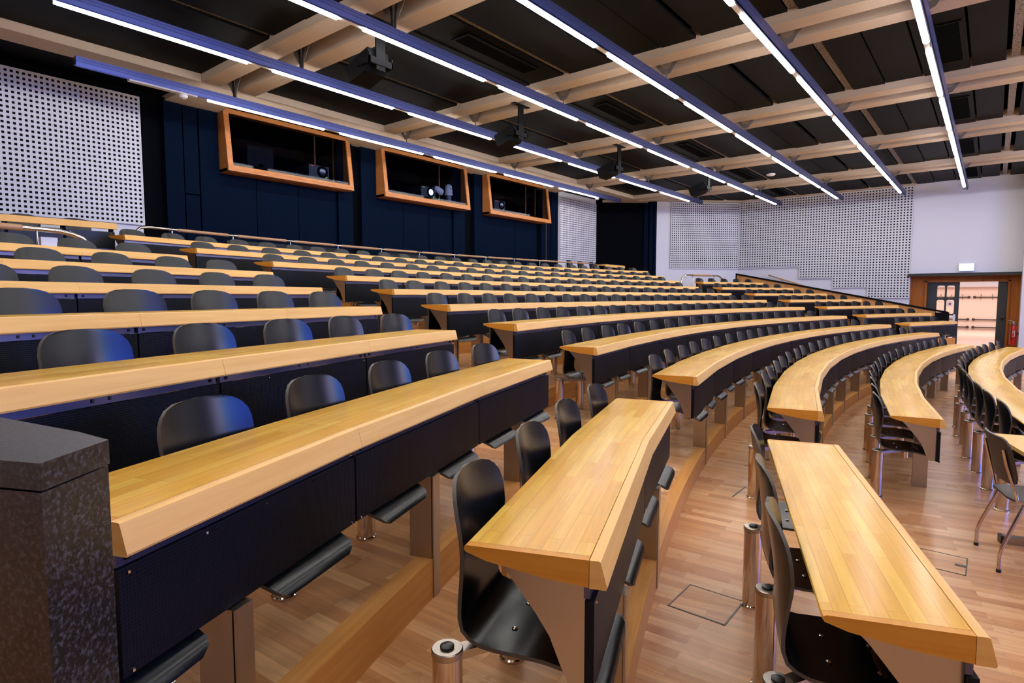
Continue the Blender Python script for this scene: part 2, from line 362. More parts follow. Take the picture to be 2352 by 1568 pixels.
# ---- chair prototype: local +y is outward (behind the sitter), origin on the floor under the seat
def chair_shell():
    prof = [(-.247,.330,.150),(-.241,.345,.178),(-.226,.360,.190),(-.190,.375,.196),(-.14,.392,.199),(-.07,.405,.200),(.01,.409,.200),(.07,.409,.198),
            (.115,.411,.192),(.150,.421,.184),(.174,.440,.174),(.187,.466,.165),(.192,.50,.160),(.193,.54,.160),(.194,.58,.164),(.198,.62,.171),
            (.206,.66,.180),(.217,.70,.187),(.230,.74,.191),(.243,.775,.190),(.254,.805,.182),(.263,.830,.164),(.269,.848,.138),(.273,.860,.098),(.275,.866,.04)]
    n = 12; th = .0115; rows = []
    for i, (y, z, w) in enumerate(prof):
        if z > .54: y = .193+(y-.193)*.45
        k = 0 if z < .43 else min(1, (z-.43)/.25)
        row = []
        for j in range(n+1):
            x = w*math.sin(PI/2*(2*j/n-1)) if abs(2*j/n-1) < 1 else w*(2*j/n-1)
            q = (x/.19)**2
            row.append(Vector((x, y-.038*q*k, z+(.006*q if z < .43 and i > 3 else 0))))
        rows.append(row)
    m = len(rows); nor = [[None]*(n+1) for _ in range(m)]
    for i in range(m):
        for j in range(n+1):
            du = rows[i][min(j+1,n)]-rows[i][max(j-1,0)]; dv = rows[min(i+1,m-1)][j]-rows[max(i-1,0)][j]
            nor[i][j] = du.cross(dv).normalized()
    mb = MB(); A = [p for r_ in rows for p in r_]; Bv = [rows[i][j]-nor[i][j]*th for i in range(m) for j in range(n+1)]
    ix = lambda i, j, s=0: s*m*(n+1)+i*(n+1)+j
    fs = []; uv = []; cum = [0]
    for i in range(m-1): cum.append(cum[-1]+(rows[i+1][n//2]-rows[i][n//2]).length)
    for s in (0, 1):
        for i in range(m-1):
            for j in range(n):
                f = [(i,j),(i,j+1),(i+1,j+1),(i+1,j)]
                if s: f = f[::-1]
                fs.append(tuple(ix(a, b, s) for a, b in f)); uv.append([(rows[a][b].x, cum[a]) for a, b in f])
    mb.add(A+Bv, fs, 0, uv)
    edge = [(i, 0) for i in range(m)]+[(m-1, j) for j in range(1, n+1)]+[(i, n) for i in range(m-2, -1, -1)]+[(0, j) for j in range(n-1, 0, -1)]
    e = []
    for k in range(len(edge)):
        a, b = edge[k], edge[(k+1)%len(edge)]; e.append((ix(*a, 1), ix(*b, 1), ix(*b), ix(*a)))
    for f in e: mb.f.append(list(f)); mb.m.append(1); mb.uv.append(None)
    return mb
def make_chair():
    t = thing('swivel_chair', '', 'chair')
    mb = chair_shell()
    for x, y in ((-.075,-.09),(.075,-.09),(-.075,.05),(.075,.05)): mb.lathe([(.009,0),(.009,.002),(.006,.004),(.002,.0045)], (x, y, .411 if y > 0 else .4035), 10, 2)
    mb.build('shell', [M['ply'], M['plyedge'], M['chrome']], t, 50)
    px, py = -.215, .205
    mb = MB(); mb.lathe([(.050,0),(.050,.010),(.0425,.014),(.0425,.385)], (px, py, 0), 20); p = mb.build('pedestal', M['chrome'], t, 35)
    mb = MB(); mb.lathe([(.020,.406),(.020,.412),(.015,.415)], (px, py, 0), 16); mb.build('cap', M['black'], p, 35)
    mb = MB(); mb.lathe([(.042,.385),(.045,.388),(.045,.403),(.042,.406)], (px, py, 0), 20)
    d = Vector((.0-px, -.02-py, 0)); nrm = Vector((-d.y, d.x, 0)).normalized()*.022; a = Vector((px, py, .372)); b = Vector((0, -.02, .372))
    mb.hexa([a-nrm, b-nrm, b+nrm, a+nrm, a-nrm+Vector((0,0,.024)), b-nrm+Vector((0,0,.024)), b+nrm+Vector((0,0,.024)), a+nrm+Vector((0,0,.024))])
    mb.build('swing_arm', M['steel'], t, 35)
    mb = MB(); mb.lathe([(.020,.305),(.026,.31),(.026,.392)], (0, -.02, 0), 16); mb.box((-.09,-.11,.392), (.09,.07,.402)); mb.build('seat_pivot', M['chrome'], t, 35)
    return t
CH = make_chair(); CH_used = False
ORD = ['zero','first','second','third','fourth','fifth','sixth','seventh','eighth','ninth','tenth','eleventh','twelfth','thirteenth','fourteenth','fifteenth','sixteenth',
       'seventeenth','eighteenth','nineteenth','twentieth','twenty-first','twenty-second','twenty-third','twenty-fourth','twenty-fifth','twenty-sixth','twenty-seventh']
NUM = ['zero','one','two','three','four','five','six','seven','eight','nine','ten','eleven','twelve']
def put_chair(loc, rz, label, group):
    global CH_used
    if not CH_used:
        CH_used = True; CH.location = loc; CH.rotation_euler = (0,0,rz); CH['label'] = label; CH['group'] = group; return CH
    return dup(CH, loc, rz, label, group)
def chair_row(r, angs, fmt, group):
    for k, a in enumerate(angs):
        if a is None: continue
        tw = random.uniform(-.05, .05); dd = random.uniform(-.012, .012)
        put_chair(P(R[r]+.22+dd, a+random.uniform(-.04, .04), FZ[r]), math.radians(a-90)+tw, fmt % ORD[k+1], group)

# ---- middle block
MID = {0:(102.0,78.0,8), 1:(102.1,77.96,8), 2:(104.58,75.43,10), 3:(103.85,75.9,10), 4:(103.23,76.19,10), 5:(103.46,77.44,10), 6:(102.95,77.85,10),
       7:(101.88,77.42,10), 8:(101.48,77.76,10), 9:(102.23,77.01,11), 10:(102.94,76.05,12), 11:(103.37,74.9,13)}
for r, (a0, a1, n) in MID.items():
    ga, gb = math.degrees(.38/R[r]), math.degrees(.33/R[r]); nch = round(((a0-a1)-ga-gb)*PI/180*R[r]/.585)+1
    ca = [a0-ga-(a0-a1-ga-gb)*k/(nch-1) for k in range(nch)]
    desk(r, seg_angles(a0, a1, n), 'long curved beech desk, %s row from the front in the middle block' % ORD[r+1], 'desk rows of the middle block', 1 <= r <= 5, ca)
    chair_row(r, ca,
              'black swing-arm chair, %s from the pillar-side aisle, row '+NUM[r+1]+' of the middle block', 'chairs in row %s of the middle block' % NUM[r+1])
# ---- block beside the granite pillar
LEFT = {2:[111.97,107.13], 3:[112.46,109.34,106.8], 4:[113.62,111.48,108.76,105.94], 5:[113.4,111.08,108.61,106.06], 6:[112.6,110.29,107.91,105.46],
        7:[112.5,109.3,106.85,104.36], 8:[111.85,109.1,106.5,103.88], 9:[111.2,109.2,106.8,104.6]}
LCH = {2:(107.9,1.50,3), 3:(107.6,1.40,4), 4:(106.58,1.39,6), 5:(106.55,1.27,5), 6:(106.01,1.215,5), 7:(105.03,1.23,5), 8:(104.57,1.17,5), 9:(105.25,1.15,5)}
for r, an in LEFT.items():
    a, s, n = LCH[r]; ca = [a+s*k for k in range(n)]
    desk(r, an, 'curved beech desk, %s row from the front in the granite-pillar block' % ORD[r-1], 'desk rows of the granite-pillar block', r <= 7, ca)
    chair_row(r, ca, 'black swing-arm chair, %s from the aisle, row '+NUM[r-1]+' of the granite-pillar block', 'chairs in row %s of the granite-pillar block' % NUM[r-1])
# ---- block beside the larch ramp wall
RIGHT = {3:(17.27,19.56), 4:(17.36,20.48), 5:(17.13,20.55), 6:(17.15,20.58), 7:(17.57,21.0), 8:(17.61,21.03), 9:(18.17,21.08)}
for i, (r, (xa, xb)) in enumerate(RIGHT.items()):
    a0, a1 = (math.degrees(math.acos((x-CX)/R[r])) for x in (xa, xb))
    n = 2 if r == 3 else 3
    m = 4 if r == 3 else 5 if r == 9 else 6; ga = math.degrees(.33/R[r]); ca = [a0-ga-(a0-a1-1.8*ga)*k/(m-1) for k in range(m)]
    desk(r, seg_angles(a0, a1, n), 'short beech desk, %s row from the doorway in the ramp-wall block' % ORD[i+1], 'desk rows of the ramp-wall block', False, ca)
    chair_row(r, ca, 'black swing-arm chair, %s from the aisle, row '+NUM[i+1]+' of the ramp-wall block', 'chairs in row %s of the ramp-wall block' % NUM[i+1])

# ------------------------------------------------------------------ walls
CEIL = 5.27
def wall_box(name, a, b, m): mb = MB(); mb.box(a, b); return struct(mb, name, m)
wall_box('wall_back', (-2.3,11.62,0), (23.1,11.85,2.6), M['dark'])
wall_box('wall_back', (-2.3,11.62,5.20), (23.1,11.85,5.6), M['dark'])
for xa, xb in ((-2.3,5.45),(8.215,9.135),(12.01,12.885),(15.825,23.1)): wall_box('wall_back', (xa,11.62,2.6), (xb,11.85,5.20), M['dark'])
for xa, xb in ((5.45,8.215),(9.135,12.01),(12.885,15.825)): wall_box('wall_back', (xa,11.62,2.6), (xb,11.85,4.07), M['dark'])
wall_box('wall_left', (-2.4,-9.2,0), (-2.2,11.85,5.6), mat('left_wall_paint', (.5,.48,.46), .8))
wall_box('wall_front', (-2.4,-9.4,0), (23.1,-9.2,5.6), mat('front_wall_paint', (.30,.29,.29), .8))
wall_box('wall_right', (22.95,2.11,0), (23.55,11.85,5.6), M['paint'])
wall_box('wall_right', (22.95,-.62,2.42), (23.55,2.11,5.6), M['paint'])
wall_box('wall_right', (22.2,-9.2,0), (23.55,-.62,5.6), M['paint'])
# chamfered corner beside the ramp wall: white, then the black curtain recess
def slab(name, p, q, z0, z1, th, m):
    d = Vector((q[0]-p[0], q[1]-p[1], 0)); n = Vector((-d.y, d.x, 0)).normalized()*th
    mb = MB(); mb.prism([(p[0],p[1],z0), (q[0],q[1],z0), (q[0]+n.x,q[1]+n.y,z0), (p[0]+n.x,p[1]+n.y,z0)], (0,0,z1-z0)); return struct(mb, name, m)
slab('wall_corner', (20.67,9.83), (22.95,7.55), 1.5, 5.6, .2, M['paint'])
slab('wall_corner', (19.03,11.62), (20.67,9.83), 1.5, 5.6, .2, M['dark'])
slab('wall_corner', (-2.2,9.3), (.1,11.62), 1.0, 5.6, .2, M['dark'])
for t0, t1 in ((.80,.86), (.885,.94), (.955,.99)):
    p, q = Vector((19.03,11.62)), Vector((20.67,9.83)); a = p+(q-p)*t0; b = p+(q-p)*t1; n = Vector((-.74,-.67))*.03
    slab('wall_corner', (b+n)[:], (a+n)[:], 1.6, 5.25, .02, M['navy'])
wall_box('wall_back', (1.5,11.5,1.5), (4.06,11.62,5.08), M['paint'])
wall_box('wall_back', (16.69,11.5,1.5), (19.10,11.62,5.3), M['paint'])
# navy panels of the back wall, standing a little proud or set back in turn
NP = [(4.46,4.76,11.50,1.8,5.2), (4.785,5.03,11.51,1.8,3.56), (4.785,5.03,11.51,3.585,5.2), (5.055,5.40,11.50,1.8,5.2), (5.40,6.15,11.57,1.8,4.06), (6.165,7.07,11.57,1.8,4.06), (7.085,8.02,11.57,1.8,4.06),
      (8.03,8.41,11.50,1.8,5.2), (8.66,9.08,11.50,1.8,5.2), (9.09,9.96,11.57,1.8,4.06), (9.975,10.83,11.57,1.8,4.06), (10.845,11.68,11.57,1.8,4.06), (11.69,12.12,11.50,1.8,5.2),
      (12.52,12.86,11.50,1.8,5.2), (12.87,14.43,11.57,1.8,4.06), (14.45,15.55,11.57,1.8,4.06), (15.72,15.98,11.50,1.8,5.2), (16.02,16.25,11.52,1.8,3.3), (16.02,16.25,11.52,3.32,5.2), (16.28,16.66,11.50,1.8,5.2)]
for a, b, y, z0, z1 in NP: wall_box('wall_back', (a,y,z0), (b,11.63,z1), M['navy'])
wall_box('trim_21', (15.995,11.515,1.8), (16.012,11.63,5.2), mat('brass_edge', (.30,.19,.09), .4, .7))

# perforated acoustic boards with real holes
def holes(o, ux, w, nx, zs, hole, depth, skip=None):
    """board spanned from the lower-left corner o along ux (unit) ; nx columns, zs row edges"""
    mb = MB(); o = Vector(o); ux = Vector(ux).normalized(); nz = Vector((0,0,1)); nn = ux.cross(nz); pw = w/nx
    for j in range(len(zs)-1):
        for i in range(nx):
            if skip and skip(i*pw+pw/2, zs[j]): continue
            ph = zs[j+1]-zs[j]; c = o+ux*(i*pw+pw/2)+nz*(zs[j]+ph/2)
            q = lambda sx, sz, hx, hz, d=0: c+ux*sx*hx+nz*sz*hz-nn*d
            h = hole/2; S4 = ((-1,-1),(1,-1),(1,1),(-1,1))
            v = [q(a, b, pw/2, ph/2) for a, b in S4]+[q(a, b, h, h) for a, b in S4]+[q(a, b, h, h, depth) for a, b in S4]
            mb.add(v, [(k,(k+1)%4,4+(k+1)%4,4+k) for k in range(4)], 0)
            mb.add(v[4:], [(k,(k+1)%4,4+(k+1)%4,4+k) for k in range(4)], 1); mb.add(v[8:], [(0,1,2,3)], 1)
    return mb, nn
def board(label, o, ux, w, nx, z0, z1, nz, hole, steps=None):
    t = thing('acoustic_panel', label, 'acoustic panel', Vector((o[0],o[1],z0))+Vector(ux).normalized()*w/2, 0, None)
    zs = [z0+(z1-z0)*i/nz for i in range(nz+1)]
    skip = (lambda s, z: any(a <= s < b and z < zz-.02 for a, b, zz in steps)) if steps else None
    mb, nn = holes((o[0], o[1], 0), ux, w, nx, zs, hole, .035, skip)
    me = mb.mesh('perforated_board', [M['acoustic'], M['hole']]); me.transform(Matrix.Translation(-t.location))
    b = bpy.data.objects.new('perforated_board', me); COL.objects.link(b); b.parent = t
    # edge strips: closed border of the board, standing off the wall
    U = Vector(ux).normalized(); O = Vector((o[0], o[1], 0)); e = MB(); dep = nn*-.045
    if steps:
        pts = [(0, steps[0][2])]
        for a, bb, zz in steps: pts += [(a, zz), (bb, zz)]
        pts += [(steps[-1][1], z0), (w, z0), (w, z1), (0, z1)]
    else: pts = [(0,z0),(w,z0),(w,z1),(0,z1)]
    n = len(pts)
    for i in range(n):
        (a, za), (c, zc) = pts[i], pts[(i+1)%n]
        if (a, za) == (c, zc): continue
        d = Vector((c-a, zc-za)).normalized(); px, pz = d.y*.018, -d.x*.018
        q = [O+U*s+Vector((0,0,z)) for s, z in ((a,za),(c,zc),(c+px+d.x*.018,zc+pz+d.y*.018),(a+px-d.x*.018,za+pz-d.y*.018))]
        e.prism([p+nn*.006 for p in q], dep-nn*.006)
    me = e.mesh('edge_strip', [M['acoustic']]); me.transform(Matrix.Translation(-t.location)); b = bpy.data.objects.new('edge_strip', me); COL.objects.link(b); b.parent = t
board('white perforated acoustic panel on the back wall beside the dark alcove and pillar-side gallery', (1.62,11.45), (1,0,0), 2.43, 34, 2.95, 5.07, 28, .036)
board('narrow white perforated acoustic panel on the back wall next to the third booth window', (16.72,11.45), (1,0,0), 2.31, 32, 2.98, 5.06, 28, .036)
board('white perforated acoustic panel on the slanted corner wall above the small handrail hoop', (21.02,9.40), (1,-1,0), 2.60, 33, 2.76, 5.16, 29, .040)
YR = 7.52
board('large white perforated acoustic panel with a stepped lower edge above the larch ramp wall', (22.90,YR), (0,-1,0), 5.40, 61, 1.67, 5.20, 41, .042,
      [(0,2.12,2.755),(2.12,3.20,2.345),(3.20,4.25,2.02)])

# larch-clad ramp wall with black cap, the ramp behind it and its handrail
def zr(y): return 1.27+(y-1.32)*(2.46-1.27)/(7.1-1.32)
mb = MB(); mb.prism([(21.58,1.32,0), (21.58,7.15,0), (21.58,7.15,zr(7.15)), (21.58,1.32,zr(1.32))], (.07,0,0)); struct(mb, 'wall_ramp', M['larch'])
mb = MB(); mb.prism([(21.555,1.0,zr(1.0)), (21.555,7.18,zr(7.18)), (21.555,7.18,zr(7.18)+.055), (21.555,1.0,zr(1.0)+.055)], (.12,0,0))
mb.box((21.57,7.15,1.2), (21.66,7.19,zr(7.19)+.05)); mb.box((21.57,.98,0), (21.66,1.32,zr(1.15))); struct(mb, 'trim_22', M['blackmetal'])
mb = MB(); mb.prism([(21.65,1.0,0), (21.65,7.5,0), (21.65,7.5,1.6), (21.65,1.0,.02)], (1.3,0,0)); struct(mb, 'floor', M['floor'])
t = thing('handrail', 'sloping oak handrail on the white wall above the larch ramp wall', 'handrail', (22.8,5,2))
mb = MB(); mb.tube([(.02,1.42,.485), (.02,1.2,.41)], .022, 10); mb.tube([(.02,1.2,.41),(.02,-2.4,-.80)], .024, 10, 1); mb.build('grip', [M['chrome'], M['railwood']], t, 40)
for yy in (.95, -.6, -2.0):
    mb = MB(); z = .41-(1.2-yy)*.336; mb.tube([(.15,yy,z-.06),(.02,yy,z-.06),(.02,yy,z-.01)], .009, 8); mb.build('wall_bracket', M['chrome'], t, 40)

# ------------------------------------------------------------------ doorway, doors, corridor
mb = MB(); mb.box((22.80,-.62,2.335), (23.0,2.16,2.43)); struct(mb, 'trim_23', M['black'])
mb = MB(); mb.box((23.2,1.70,0), (23.5,2.12,2.44)); mb.box((23.2,-.62,0), (23.5,-.36,2.44)); mb.box((23.2,-.36,2.20), (23.5,1.70,2.44)); mb.box((23.15,1.66,0), (23.22,1.72,2.2)); mb.box((23.15,-.38,0), (23.22,-.33,2.2)); mb.box((23.15,-.38,2.16), (23.22,1.72,2.22))
struct(mb, 'trim_24', M['doorframe'])
def leaf(name, y0, y1, wins, z1=2.16):
    """door leaf in the plane x = 23.30 with rounded window openings cut as a grid of rails and stiles"""
    mb = MB(); ys = sorted({y0, y1, *[a for w in wins for a in w[:2]]}); zs = sorted({.02, z1, *[a for w in wins for a in w[2:]]})
    for i in range(len(ys)-1):
        for j in range(len(zs)-1):
            cy, cz = (ys[i]+ys[i+1])/2, (zs[j]+zs[j+1])/2
            if any(w[0] < cy < w[1] and w[2] < cz < w[3] for w in wins): continue
            mb.box((23.28,ys[i],zs[j]), (23.325,ys[i+1],zs[j+1]))
    for a, b, c, d in wins:                      # rounded corners
        for sy, yy in ((1,a),(-1,b)):
            for sz, zz in ((1,c),(-1,d)):
                r = .05; pts = [(23.28,yy,zz)]+[(23.28, yy+sy*(r-r*math.cos(k*PI/8)), zz+sz*(r-r*math.sin(k*PI/8))) for k in range(5)]
                mb.prism(pts, (.045,0,0))
    o = mb.build(name, M['door']); o['kind'] = 'structure'; return o
wins = [(a, b, c, d) for a, b in ((1.20,1.40),(.95,1.15)) for c, d in ((1.66,2.05),(1.16,1.60),(.70,1.11),(.24,.54))]
d1 = leaf('door_1', .83, 1.50, wins)
leaf('door_3', 1.50, 1.71, []); leaf('door_2', -.235, -.10, []); leaf('door_4', -.37, -.235, [])
mb = MB(); mb.tube([(23.22,1.42,1.06),(23.22,.92,1.06)], .022, 10); mb.box((23.2,.90,.94), (23.28,.96,1.15)); mb.box((23.2,1.38,1.0), (23.28,1.43,1.12)); mb.build('push_bar', M['white'], d1, 40)
mb = MB(); mb.box((23.268,.985,1.40), (23.279,1.135,1.55)); mb.box((23.265,1.03,1.44), (23.2695,1.085,1.50), 1); mb.build('notice', [M['white'], M['red']], d1)
t = thing('door_handle', 'black push handle on the folded dark door leaf beside the extinguisher', 'door handle', (23.25,-.28,1.05))
mb = MB(); mb.tube([(.02,.02,-.05),(-.06,.04,-.02),(-.07,.10,.0),(-.05,-.06,.08)], .014, 8); mb.build('grip', M['black'], t, 40)
for y in (1.74,):
    for z in (1.85,): wall_box('trim_25', (23.19,y,z-.09), (23.2,y+.03,z+.09), M['alu'])
mb = MB(); mb.box((23.5,-6,-.02), (39.2,7,0)); struct(mb, 'floor', M['cfloor'])
wall_box('wall_corridor', (39,-6,0), (39.2,7,3.2), M['cwall'])
wall_box('wall_corridor', (23.55,7,0), (39.2,7.2,3.2), M['cwall']); wall_box('wall_corridor', (23.55,-6.2,0), (39.2,-6,3.2), M['cwall'])
wall_box('wall_corridor', (38.6,-6,2.2), (39.0,7,3.2), M['paint'])
mb = MB(); mb.box((23.5,-6.2,3.2), (39.2,7.2,3.3)); struct(mb, 'ceiling', M['paint'])
def area(name, loc, rot, sx, sy, power, col=(1,1,1)):
    l = bpy.data.lights.new(name, 'AREA'); l.shape = 'RECTANGLE'; l.size = sx; l.size_y = sy; l.energy = power; l.color = col
    o = bpy.data.objects.new(name, l); COL.objects.link(o); o.location = loc; o.rotation_euler = rot; return o
area('corridor_lamp', (34.5,.5,3.15), (0,0,0), 5, 9, 250, (1,.86,.80)); area('corridor_lamp', (27,.5,3.15), (0,0,0), 4, 6, 70, (1,.86,.80))
for side, (ya, yb) in (('window-side leaf', (.98,5.6)), ('folded leaf', (.75,-4.6))):
    s = 1 if yb > ya else -1
    for z, nm in ((1.67,'hooks'), (.52,'shoe bar'), (.12,'floor bar')):
        t = thing('coat_rack' if z > 1 else 'wall_bar', {1.67:'dark coat rack with hooks', .52:'dark waist-low wall bar', .12:'dark bar just above the floor'}[z]+' on the corridor wall, end by the '+side, 'coat rack' if z > 1 else 'bar', (38.9,ya,z))
        mb = MB(); mb.tube([(0,0,0),(0,yb-ya,0)], .03, 10); mb.lathe([(.005,-.07),(.06,-.045),(.07,0),(.06,.045),(.005,.07)], (0,0,0), 12); mb.build('bar', M['brownply'], t, 40)
        for k in range(4):
            y = s*(.3+k*1.4); mb = MB(); mb.tube([(0,y,0),(.09,y,0)], .02, 8); mb.build('stand_off', M['brownply'], t, 40)
        if z > 1:
            for k in range(9):
                y = s*(.26+k*.46); mb = MB(); mb.tube([(-.02,y,.16),(-.03,y,.05),(-.03,y,-.08),(-.09,y,-.12),(-.14,y,-.06)], .012, 6); mb.build('hook', M['brownply'], t, 40)
# exit sign
t = thing('exit_sign', 'glowing white exit sign on the wall above the doorway', 'sign', (22.9,.68,2.595))
mb = MB(); mb.box((-.03,-.185,-.115), (.05,.185,.115)); mb.build('housing', M['white'], t)
mb = MB(); mb.box((-.036,-.175,-.105), (-.031,.175,.105)); mb.build('lit_face', M['sign'], t)
mb = MB(); mb.box((-.038,-.175,-.105), (-.0365,.175,-.098)); mb.box((-.038,-.175,.098), (-.0365,.175,.105)); mb.build('border', M['signgreen'], t)
# fire extinguisher hung on the pilaster
t = thing('fire_extinguisher', 'red fire extinguisher hanging beside the orange door frame', 'extinguisher', (22.62,-.50,.30))
mb = MB(); mb.lathe([(.075,0),(.085,.02),(.085,.46),(.075,.52),(.04,.565),(.025,.58)], (0,0,0), 20); mb.build('cylinder', M['red'], t, 40)
mb = MB(); mb.lathe([(.024,.58),(.03,.6),(.03,.66),(.02,.68)], (0,0,0), 12); mb.build('valve', M['chrome'], t, 40)
mb = MB(); mb.tube([(0,-.01,.66),(-.03,.05,.70),(-.05,.12,.71)], .012, 8); mb.tube([(0,-.01,.64),(-.03,.06,.655),(-.05,.11,.64)], .010, 8); mb.lathe([(.01,-.03),(.045,-.02),(.045,.02),(.01,.03)], (-.03,.03,.635), 12); mb.build('lever', M['chrome'], t, 40)
mb = MB(); mb.tube([(-.03,.02,.62),(-.09,.05,.55),(-.10,.05,.3),(-.09,.03,.12)], .012, 8); mb.build('hose', M['black'], t, 40)
mb = MB(); pts = [(-.066,.050,.40),(-.078,.028,.42),(-.083,.0,.40),(-.081,.022,.34),(-.072,.046,.29),(-.080,.024,.24),(-.083,-.005,.26)]
mb.tube([(x*1.04,y*1.04,z) for x, y, z in pts], .007, 6); mb.tube([(-.082,-.03,.42),(-.082,-.03,.24)], .006, 6); mb.build('white_marking', M['white'], t)
mb = MB(); mb.box((-.03,-.12,.3), (.03,-.083,.36)); mb.build('wall_bracket', M['black'], t)

# ------------------------------------------------------------------ ceiling
mb = MB(); mb.box((-2.4,-9.4,5.42), (23.6,11.9,5.6)); struct(mb, 'ceiling', M['gap'])
BX = [10.5+3.70*(k-2.5) for k in range(6)]          # beam pairs: 1.15 4.85 8.55 12.25 15.95 19.65
BANDS = [(-9.2,-6.2),(-6.18,-3),(-2.85,-1.6),(-1.58,-.22),(.02,.42),(.45,1.03),(1.06,1.56),(1.58,2.04),(2.18,3.28),(3.36,3.86),(3.88,4.64),(4.66,5.44),(5.56,6.22),(6.24,7.04),(7.06,7.84),(7.95,9.0),(9.02,10.06)]
edges = [-2.3]+[x+s for x in BX for s in (-.46,.45)]+[22.95]
for k in range(0, len(edges)-1, 2):
    a, b = edges[k], edges[k+1]; mb = MB()
    if b-a < .2: continue
    for i, (y0, y1) in enumerate(BANDS):
        z = CEIL-.012*(i % 2); mb.box((a,y0,z), (b,y1,z+.05))
    struct(mb, 'ceiling', M['ceil'])
    mb = MB()
    for y0, y1 in ((-3.0,-2.87),(-.14,-.04),(2.06,2.16),(5.465,5.535),(7.87,7.92)): mb.box((a+.15,y0,5.285), (b-.05,y1,5.32))
    struct(mb, 'trim_26', M['slot'])
    if b-a > 2:
        for y0, y1, w in ((.52,.90,'front'), (5.72,5.98,'back')):
            if k == 0 and w == 'front': continue
            m_ = k//2
            t = thing('ceiling_vent', 'flat black air vent in the ceiling, %s bay from the door, %s line of vents' % (ORD[7-m_], w), 'vent', ((a+b)/2+.1,(y0+y1)/2,5.245))
            h, hw = .78, (y1-y0)/2; mb = MB()
            mb.box((-h,-hw,0), (h,hw,.006)); mb.build('grille', M['gap'], t)
            mb = MB(); e = .03
            for q in (((-h-e,-hw-e,-.002),(h+e,-hw,.012)), ((-h-e,hw,-.002),(h+e,hw+e,.012)), ((-h-e,-hw,-.002),(-h,hw,.012)), ((h,-hw,-.002),(h+e,hw,.012))): mb.box(*q)
            mb.build('rim', M['ceil'], t)
for x in BX:
    mb = MB()
    for a, b in ((x-.46,x-.16),(x+.14,x+.45)): mb.box((a,-9.2,5.15), (b,10.07,5.43))
    struct(mb, 'ceiling_beam', M['beam'])
mb = MB(); mb.box((-2.2,10.07,5.15), (20.4,10.52,5.43)); struct(mb, 'ceiling_beam', M['beam'])
mb = MB(); mb.box((-2.2,10.52,5.24), (20.2,11.62,5.43)); struct(mb, 'ceiling', M['ceil'])
for x in BX: mb = MB(); mb.box((x-.46,10.52,5.15), (x+.45,11.6,5.43)); struct(mb, 'ceiling_beam', M['beam'])
mb = MB(); mb.prism([(20.4,10.07,5.2),(22.95,7.5,5.2),(22.95,7.3,5.2),(20.3,9.95,5.2)], (0,0,.2)); struct(mb, 'ceiling_beam', M['beam'])
mb = MB(); mb.box((22.80,2.1,5.22), (22.95,7.55,5.43)); struct(mb, 'ceiling_beam', M['beam'])

# ------------------------------------------------------------------ linear light fixtures
TZ = 4.825; TU, TP, TL = 2.045, 2.490, 2.12
LINES = [(9.90, 1, 5, 2.75, 18.05, 'over the back rows, by the booth windows'), (7.91, 0, 6, .70, 20.15, 'second from the booth windows'), (5.87, -1, 7, -1.3, 22.15, 'third from the booth windows'),
         (4.00, -1, 7, -1.3, 22.25, 'fourth from the booth windows'), (2.29, -1, 7, -1.3, 22.4, 'fifth from the booth windows'), (.745, -1, 7, -1.3, 22.4, 'over the front rows, aimed at the doorway'), (-1.1, -1, 7, -1.3, 21.9, 'above the open front floor'), (-2.9, -1, 7, -1.3, 21.9, 'second one above the open front floor'), (-4.8, -1, 7, -1.3, 21.9, 'third one above the open front floor')]
PROF = [(.092,.157),(.092,.050),(.016,.050),(.014,.022),(.002,.022),(.001,.052),(-.012,.052),(-.014,.030),(-.018,.085),(-.015,.087),(-.0152,.090),(-.019,.092),(-.021,.122),(-.018,.124),(-.0182,.126),(-.022,.128),(-.024,.157)]
